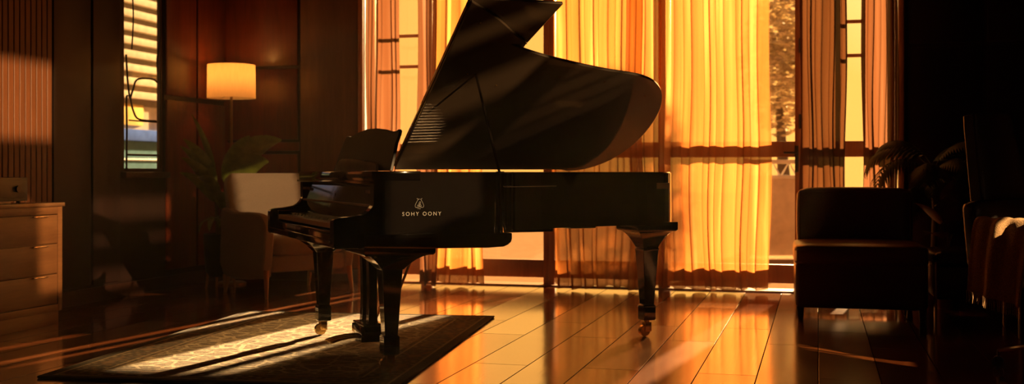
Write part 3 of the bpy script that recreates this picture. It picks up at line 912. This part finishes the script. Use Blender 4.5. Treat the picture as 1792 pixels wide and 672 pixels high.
for az, el, ln_, wd, dr, hb in leaves:
    base = Vector((0, 0, .44)); tipb = Vector((.05 * math.cos(az), .05 * math.sin(az), hb + .08))
    MB().tube([base + Vector((.03 * math.cos(az), .03 * math.sin(az), 0)), tipb], [.007, .005], 8).build('stem', STEM, lpnt)
    m = MB(); blade(m, tipb, az, el, ln_, wd, dr, roll=-1.0 * math.cos(az - RIGHT)); m.build('leaf', LEAF, lpnt, smooth=50)

def frond(m, base, az, elev, length, droop, lw, n=20, llen=.16):
    d = Vector((math.cos(az), math.sin(az), 0)); s = Vector((-math.sin(az), math.cos(az), 0)); up = Vector((0, 0, 1))
    p = Vector(base); e = elev
    spine = [p.copy()]; fr_ = []
    for k in range(n):
        t = k / n
        e -= droop / n * (.3 + 1.4 * t)
        f = d * math.cos(e) + up * math.sin(e)
        p = p + f * (length / n); spine.append(p.copy()); fr_.append((p.copy(), f, -d * math.sin(e) + up * math.cos(e), t))
    m.tube(spine, [.006 * (1 - .8 * k / n) for k in range(n + 1)], 6)
    for p, f, nr, t in fr_:
        if t < .16: continue
        L = llen * (math.sin(PI * (.12 + .86 * t)) ** .7)
        for sg in (-1, 1):
            dirv = (s * sg * .82 + f * .55 - nr * .12).normalized()
            sag = Vector((0, 0, -1))
            pts = [p + dirv * L * q + sag * (L * .55 * q * q) for q in (0, .25, .5, .75, 1)]
            ws = [lw * .3, lw * .9, lw, lw * .7, lw * .05]
            wv = (f * .9 - s * sg * .3).normalized()
            m.loft([[a - wv * w_ / 2, a + nr * .002, a + wv * w_ / 2, a - nr * .001] for a, w_ in zip(pts, ws)])

pr_ = at(1634, 8.70)
rp = thing('potted_palm', 'tall drooping palm in a brown pot behind the leather chair', 'plant', pr_)
MB().lathe([(.15, 0), (.17, .03), (.20, .3), (.205, .40), (.19, .41), (.185, .385), (.05, .38)], 28).build('pot', POT_B, rp)
MB().lathe([(.001, .385), (.184, .385), (.184, .375), (.001, .375)], 24).build('soil', SOIL, rp)
rnd = random.Random(11)
MB().tube([(0, 0, .38), (.01, .01, .7), (-.01, .0, 1.0)], [.024, .02, .015], 10).build('trunk', STEM, rp)
fl_ = [(RIGHT + PI - .15, .95, .66, 2.5, 1.0), (RIGHT + PI + .3, .70, .62, 2.2, .98), (RIGHT + PI - .5, 1.15, .52, 2.0, 1.02), (TOCAM - .5, .8, .5, 2.2, .95), (TOCAM - .1, .55, .5, 2.0, .88), (TOCAM + .4, .9, .5, 2.2, .96),
       (RIGHT + .2, .8, .5, 1.9, .98), (RIGHT - .35, .55, .55, 1.7, .9), (RIGHT + .5, 1.1, .40, 1.4, 1.0), (TOCAM - .9, .45, .55, 2.1, .84), (RIGHT + PI + .6, .3, .46, 1.6, .8), (TOCAM + .8, 1.2, .45, 1.7, 1.0), (TOCAM + .2, .3, .46, 1.8, .74), (RIGHT - .1, .3, .5, 1.5, .78)]
for az, el, L, dr, hb in fl_:
    m = MB(); frond(m, (0, 0, hb), az, el, L, dr, .026, 20, .17); m.build('frond', FROND, rp, smooth=50)
# russet broad-leaved plant beneath it
rr_ = at(1658, 8.36)
rs = thing('potted_plant', 'low plant with russet oval leaves in front of the drooping palm', 'plant', rr_)
MB().lathe([(.07, 0), (.085, .02), (.10, .40), (.105, .44), (.095, .45), (.09, .43), (.02, .42)], 24).build('pot', POT_B, rs)
for az, el, ln_, wd, dr, hb in [(RIGHT + PI + .2, .9, .26, .17, .6, .62), (TOCAM - .3, 1.15, .26, .19, .3, .62), (TOCAM + .3, .9, .26, .18, .8, .55), (RIGHT + .2, 1.0, .28, .17, .7, .62), (TOCAM - .9, .5, .24, .16, .9, .52), (RIGHT - .5, 1.2, .32, .15, .3, .66), (TOCAM, 1.3, .22, .17, .2, .74)]:
    tipb = Vector((.06 * math.cos(az), .06 * math.sin(az), hb))
    MB().tube([(0, 0, .42), tipb], [.006, .004], 6).build('stem', STEM, rs)
    m = MB(); blade(m, tipb, az, el, ln_, wd, dr, .12); m.build('leaf', RUSSET, rs, smooth=50)

# ------------------------------------------------------------------ chest of drawers and the box on it
ch = thing('chest_of_drawers', 'walnut chest of drawers with slim metal pulls against the slatted wall', 'chest of drawers', (-5.07, 6.0, 0), 0)
cx0, cx1, cy0, cy1 = -.29, .25, -.72, .52
MB().box((cx0, cy0, .775), (cx1 + .012, cy1 + .012, .80), .003).build('top', mat_wood('chest_top_walnut', (.09, .04, .018), (.17, .08, .034), 'y', .22, coat=.5), ch)
m = MB()
m.box((cx0, cy0, .09), (cx1 - .02, cy1, .775), .002)
m.box((cx1 - .02, cy1 - .045, .09), (cx1, cy1, .775), .002); m.box((cx1 - .02, cy0, .09), (cx1, cy0 + .045, .775), .002)
m.box((cx1 - .02, cy0 + .045, .725), (cx1, cy1 - .045, .775), .002); m.box((cx1 - .02, cy0 + .045, .09), (cx1, cy1 - .045, .135), .002)
m.build('body', WOOD_CHEST, ch)
MB().box((cx0 + .02, cy0 + .02, 0), (cx1 - .015, cy1 - .02, .09), .002).build('plinth', WOOD_CHEST, ch)
dz = [(.535, .72), (.338, .528), (.14, .331)]
for z0, z1 in dz:
    d = MB().box((cx1 - .018, cy0 + .05, z0), (cx1 - .002, cy1 - .05, z1), .002).build('drawer', WOOD_CHEST, ch)
    MB().box((cx1 - .004, cy1 - .30, z1 - .012), (cx1 + .014, cy1 - .16, z1 - .004), .002).build('pull', CHROME, d)
bx = thing('stereo', 'black boxy stereo on top of the chest of drawers', 'stereo', (-5.12, 6.13, .8005), 0)
MB().box((-.16, -.36, .012), (.15, .24, .165), .006).build('body', PLASTIC_K, bx)
m = MB(); m.box((.149, -.34, .03), (.156, .22, .15), .003); m.build('front_panel', PLASTIC_K, bx)
for x_ in (-.12, .11):
    for y_ in (-.32, .2):
        MB().cyl((x_, y_, 0), (x_, y_, .014), .014, seg=12).build('foot', PLASTIC_K, bx)
MB().cyl((.156, .13, .09), (.172, .13, .09), .022, seg=20).build('knob', PLASTIC_K, bx)
rm = MB().box((-.02, -.07, 0), (.02, .07, .014), .004).build('glint_block', mat_plain('pale_glint', (.5, .48, .44), .4), None)  # added pale block standing in for a glint
tag(rm, 'small pale block standing in for a glint on the chest of drawers top', 'remote control'); rm.location = (-4.86, 5.98, .8005)

# ------------------------------------------------------------------ brown leather slipper chair
scx = thing('slipper_chair', 'brown leather armless chair standing before the uncovered glass door', 'chair', c2r(2.415, 8.0), YAW - R(13))
MB().cushion((-.43, -.42, .36), (.43, .36, .515), .045, .012).build('seat', LEATHER_B, scx, smooth=60)
MB().box((-.425, -.41, .085), (.425, .40, .40), .03, 4).build('base', LEATHER_B, scx, smooth=50)
Mb = Matrix.Translation((0, .33, .44)) @ Matrix.Rotation(-R(7), 4, 'X')
MB().cushion((-.40, -.09, 0), (.40, .09, .44), .05, .012, M=Mb).build('backrest', LEATHER_B, scx, smooth=60)
m = MB(); m.tube([Mb @ Vector(p) for p in ((-.385, -.082, .03), (-.385, -.082, .41), (.385, -.082, .41), (.385, -.082, .03))], .005, 6); m.build('piping', LEATHER_B, scx)
for sx in (-1, 1):
    for sy in (-1, 1):
        MB().loft([[Vector((sx * .39 + a * w_, sy * .37 + b * w_, z)) for a, b in ((-1, -1), (1, -1), (1, 1), (-1, 1))] for w_, z in ((.016, 0), (.024, .10))]).build('leg', WOOD_DARK, scx)
# ottoman beside it
ot = thing('ottoman', 'dark leather ottoman on metal corner legs beside the brown chair', 'ottoman', c2r(3.14, 7.82), YAW - R(13))
MB().cushion((-.27, -.27, .36), (.27, .27, .47), .04, .015).build('seat', LEATHER_K, ot, smooth=60)
MB().box((-.26, -.26, .15), (.26, .26, .37), .015, 3).build('base', LEATHER_K, ot, smooth=50)
for sx in (-1, 1):
    for sy in (-1, 1):
        MB().cyl((sx * .262, sy * .262, 0), (sx * .262, sy * .262, .40), .011, seg=12).build('leg', CHROME, ot)

# ------------------------------------------------------------------ black swivel armchair with throw
sw = thing('swivel_chair', 'black leather high-backed swivel chair carrying a brown throw', 'chair', c2r(2.79, 5.72), YAW + R(28))
MB().cushion((-.33, -.36, .47), (.33, .28, .60), .05, .02).build('seat', LEATHER_K, sw, smooth=60)
MB().box((-.30, -.30, .42), (.30, .27, .48), .02, 3).build('seat_pan', PLASTIC_K, sw, smooth=50)
Ms = Matrix.Translation((0, .30, .50)) @ Matrix.Rotation(-R(6), 4, 'X')
MB().cushion((-.34, -.05, 0), (.34, .05, .35), .035, .012, M=Ms).build('lower_backrest', LEATHER_K, sw, smooth=60)
Mh = Matrix.Translation((0, .36, .60)) @ Matrix.Rotation(-R(11), 4, 'X')
m = MB()
rings = []
for k in range(11):
    t = k / 10
    h_ = .215 - .07 * t if t < .95 else .14
    rings.append([Mh @ Vector((x_, y_, .72 * t)) for x_, y_ in ((-h_, -.035), (-h_ + .02, -.05), (h_ - .02, -.05), (h_, -.035), (h_, .035), (h_ - .02, .045), (-h_ + .02, .045), (-h_, .035))])
m.loft(rings); m.build('headrest', LEATHER_K, sw, smooth=50, bevel=.006)
for s in (-1, 1):
    m = MB()
    m.box((s * .37 - .03, -.25, .70), (s * .37 + .03, .25, .735), .014, 3)
    m.tube([(s * .37, .15, .71), (s * .38, .16, .55), (s * .28, .12, .45)], .014, 8); 
    m.tube([(s * .37, -.16, .71), (s * .38, -.16, .55), (s * .28, -.12, .45)], .014, 8)
    m.build('armrest', LEATHER_K, sw, smooth=50)
MB().cyl((0, 0, .14), (0, 0, .43), .028, .028, 16).build('column', CHROME, sw)
hub = MB().lathe([(.045, .09), (.05, .10), (.05, .16), (.03, .17)], 20).build('hub', CHROME, sw)
for k in range(5):
    a = 2 * PI * k / 5 + R(196)
    e = Vector((math.cos(a), math.sin(a), 0))
    MB().tube([Vector((0, 0, .135)) + e * .03, Vector((0, 0, .12)) + e * .16, Vector((0, 0, .085)) + e * .33], [.02, .016, .011], 8).build('base_leg', CHROME, sw)
    cs = MB(); q = e * .33; pr2 = Vector((-e.y, e.x, 0))
    cs.cyl(q + Vector((0, 0, .028)) - pr2 * .014, q + Vector((0, 0, .028)) + pr2 * .014, .0275, seg=16); cs.cyl(q + Vector((0, 0, .03)), q + Vector((0, 0, .085)), .006, seg=8)
    cs.build('caster', PLASTIC_K, sw)
# the throw: lies over the armrest and seat, hangs down beside the chair
A = sw.matrix_basis.copy() if False else (Matrix.Translation(sw.location) @ Matrix.Rotation(YAW + R(28), 4, 'Z'))
def throw(i, j):
    # j along its length from the seat back over the arm and down, i across
    path = [Vector((.10, 0, .70)), Vector((-.08, 0, .675)), Vector((-.22, 0, .72)), Vector((-.31, 0, .757)), Vector((-.385, 0, .760)), Vector((-.432, 0, .72)), Vector((-.455, 0, .60)), Vector((-.47, 0, .48)), Vector((-.485, 0, .36))]
    cp = THP
    q = j * (len(cp) - 1); k = min(int(q), len(cp) - 2); f = q - k
    p = cp[k] * (1 - f) + cp[k + 1] * f
    hang = max(0, (j - .45) / .55)
    y = -.17 + .40 * i * (1 - .2 * hang) + .06 * hang
    fold = .014 * math.sin(i * 11 + 2 * j) * (.25 + hang) + .008 * math.sin(i * 23 + 1)
    out = Vector((-fold - (.016 * hang), 0, abs(fold) * (1 - hang)))
    return A @ (Vector((p.x, y, p.z + (.05 * i if hang > .9 else 0) * (hang - .9) * 10)) + out)
THP = catmull([(.14, 0, .80), (.02, 0, .75), (-.12, 0, .745), (-.24, 0, .757), (-.33, 0, .764), (-.385, 0, .764), (-.428, 0, .735), (-.45, 0, .62), (-.465, 0, .50), (-.475, 0, .36)], 4)
THP = catmull([(.26, 0, .632), (.12, 0, .63), (-.08, 0, .635), (-.22, 0, .67), (-.31, 0, .742), (-.37, 0, .762), (-.425, 0, .742), (-.452, 0, .62), (-.465, 0, .50), (-.475, 0, .36)], 4)
thr = thing('throw_blanket', 'brown fringed wool throw draped over the black chair', 'blanket', (0, 0, 0), 0)
cl = MB().grid(throw, 28, 44).build('cloth', WOOL, thr, smooth=80)
so = cl.modifiers.new('cloth_thickness', 'SOLIDIFY'); so.thickness = .007; so.offset = 1
m = MB()
for k in range(46):
    a = throw(k / 45, 1.0)
    b = a + Vector((random.Random(k).uniform(-.006, .006), random.Random(k + 99).uniform(-.006, .006), -.05 - .012 * random.Random(k + 7).random()))
    m.tube([a + Vector((0, 0, .004)), (a + b) / 2 + Vector((.002, 0, 0)), b], [.0022, .0018, .0012], 5)
m.build('fringe', WOOL, thr)

# ------------------------------------------------------------------ outside
struct(MB().box((-40, YW + .26, -.25), (30, 60, -.06)).build('ground', STONE, smooth=0))
struct(MB().box((-40, -12, -.25), (XL - .21, YW + .26, -.06)).build('ground', STONE, smooth=0))
# neighbouring building seen through the narrow window
nb_ = thing('building', 'sunlit cream neighbouring building outside the narrow left window', 'building', (-9.4, 13.4, -.06), 0)
MB().box((-3, -5, 0), (0, 5, 5.5)).build('wall', CREAM, nb_, smooth=0)
for k in range(10):
    z = 2.10 + k * .19
    MB().box((-.02, -4.9, z), (.10, 4.9, z + .10), .006).build('louvre', CREAM, nb_)
MB().box((.0, -4.8, 2.0), (.02, 4.8, 4.2)).build('glazing', SMOKE_GL, nb_, smooth=0)
for y0 in (-3.3, -1.7, -.1, 1.5):
    MB().box((-.02, y0, 1.72), (.03, y0 + 1.2, 2.02), .006).build('window', mat_plain('amber_glazing', (.62, .44, .16), .8, spec=0), nb_)
MB().box((-.02, -4.9, 1.50), (.14, 4.9, 1.66), .008).build('fascia', BLUE, nb_)
MB().box((-.02, -4.9, .1), (.06, 4.9, 1.50), .008).build('shopfront', TEAL, nb_)
MB().box((.05, -4.9, 1.22), (.08, 4.9, 1.25), .003).build('rail', IRON, nb_)
# terrace railing and tree beyond the glass door
t0 = at(1366, 14.0)
rl = thing('railing', 'white trussed terrace railing beyond the uncovered glass door', 'railing', (t0.x, t0.y, .10), YAW)
m = MB()
m.box((-.42, -.03, 1.0), (.42, .03, 1.05), .004); m.box((-.42, -.03, .82), (.42, .03, .86), .004)
for k in range(4):
    x_ = -.40 + k * .2
    m.tube([(x_, 0, .84), (x_ + .1, 0, 1.02), (x_ + .2, 0, .84)], .014, 6)
m.build('truss', WHITE_M, rl)
MB().box((-.42, -.02, -.12), (.42, .02, .82), .004).build('panel', mat_plain('pale_grey_panel', (.72, .60, .46), .6), rl)
for x_ in (-.42, .42):
    MB().box((x_ - .025, -.04, -.16), (x_ + .025, .04, 1.07), .004).build('post', WHITE_M, rl)
t1 = at(1366, 17.5)
tr = thing('tree', 'dry pale tree standing beyond the trussed terrace railing', 'tree', (t1.x, t1.y, -.06), 0)
MB().tube([(0, 0, 0), (.05, 0, 1.0), (-.03, 0, 2.2)], [.12, .10, .05], 10).build('trunk', BARK, tr)
m = MB(); rnd = random.Random(2)
for k in range(2600):
    th = rnd.uniform(0, 2 * PI); ph = math.acos(rnd.uniform(-1, 1)); rr2 = rnd.random() ** .4
    c = Vector((.62 * rr2 * math.sin(ph) * math.cos(th), .6 * rr2 * math.sin(ph) * math.sin(th), 2.75 + 1.15 * rr2 * math.cos(ph)))
    q = Matrix.Rotation(rnd.uniform(0, 6), 3, 'Z') @ Matrix.Rotation(rnd.uniform(0, 6), 3, 'X')
    s_ = rnd.uniform(.05, .10)
    m.bm.faces.new([m.bm.verts.new(c + q @ Vector(v)) for v in ((-s_, 0, 0), (0, -s_ * .4, 0), (s_, 0, 0), (0, s_ * .4, .01))])
m.build('foliage', TREE_L, tr, smooth=0, fix=False)

# ------------------------------------------------------------------ light
SUN_AZ, SUN_EL = R(7.4), R(13.0)           # azimuth to the right of the window wall's normal
sd = Vector((math.sin(SUN_AZ) * math.cos(SUN_EL), math.cos(SUN_AZ) * math.cos(SUN_EL), math.sin(SUN_EL)))
sl = bpy.data.lights.new('sun', 'SUN'); sl.energy = 46.0; sl.color = (1, .62, .27); sl.angle = R(.9)
so_ = bpy.data.objects.new('sun', sl); COL.objects.link(so_)
so_.rotation_euler = sd.to_track_quat('Z', 'Y').to_euler(); so_.location = sd * 30

# unseen spot light added outside, shining through the openings added in the right wall
tgt = c2r(-1.6, 6.9, .85); dr_ = c2r(1, -.9, .46)
fl2 = bpy.data.lights.new('window_light', 'SPOT'); fl2.energy = 27000; fl2.color = (1, .60, .25); fl2.shadow_soft_size = .05
fl2.spot_size = R(26); fl2.spot_blend = .2
flo = bpy.data.objects.new('window_light', fl2); COL.objects.link(flo)
flo.location = tgt + dr_ * 11; flo.rotation_euler = dr_.to_track_quat('Z', 'Y').to_euler()

wd_ = bpy.data.worlds.new('evening_sky'); sc.world = wd_; wd_.use_nodes = True
t = wd_.node_tree; t.nodes.clear()
out = N(t, 'ShaderNodeOutputWorld'); bg = N(t, 'ShaderNodeBackground')
tc = N(t, 'ShaderNodeTexCoord'); dt = N(t, 'ShaderNodeVectorMath', operation='DOT_PRODUCT')
t.links.new(tc.outputs['Generated'], dt.inputs[0]); dt.inputs[1].default_value = sd
c = ramp(t, dt.outputs['Value'], [(0, (.30, .15, .07)), (.55, (.55, .26, .09)), (.85, (1, .42, .08)), (.985, (1.0, .47, .09)), (1, (1, .66, .22))])
s_ = N(t, 'ShaderNodeMapRange'); s_.inputs['From Min'].default_value = .75; s_.inputs['From Max'].default_value = 1.0; s_.inputs['To Min'].default_value = .95; s_.inputs['To Max'].default_value = 1.8
t.links.new(dt.outputs['Value'], s_.inputs['Value']); t.links.new(s_.outputs[0], bg.inputs['Strength'])
t.links.new(c, bg.inputs['Color']); t.links.new(bg.outputs[0], out.inputs['Surface'])

# thin evening haze in the room
hz = MB().box((XL + .01, YF + .01, .02), (XR - .01, YW - .02, ZC - .01)).build('haze', bpy.data.materials.new('room_haze'), None, smooth=0)
hm = hz.data.materials[0]; hm.use_nodes = True
t = hm.node_tree; t.nodes.clear()
out = N(t, 'ShaderNodeOutputMaterial'); vs = N(t, 'ShaderNodeVolumeScatter')
vs.inputs['Color'].default_value = (1, .85, .6, 1); vs.inputs['Density'].default_value = .0013; vs.inputs['Anisotropy'].default_value = .25
t.links.new(vs.outputs[0], out.inputs['Volume'])
tag(hz, 'thin golden haze filling the dim room', 'haze', kind='stuff')

# ------------------------------------------------------------------ render settings
sc.view_settings.view_transform = 'Standard'; sc.view_settings.look = 'None'; sc.view_settings.gamma = 1.0
sc.view_settings.exposure = 0.0; sc.view_settings.use_curve_mapping = False
cy = sc.cycles
cy.max_bounces = 10; cy.diffuse_bounces = 4; cy.glossy_bounces = 5; cy.transparent_max_bounces = 24; cy.transmission_bounces = 6; cy.volume_bounces = 0
cy.sample_clamp_indirect = 6.0
cy.use_denoising = True
cy.caustics_reflective = False; cy.caustics_refractive = False
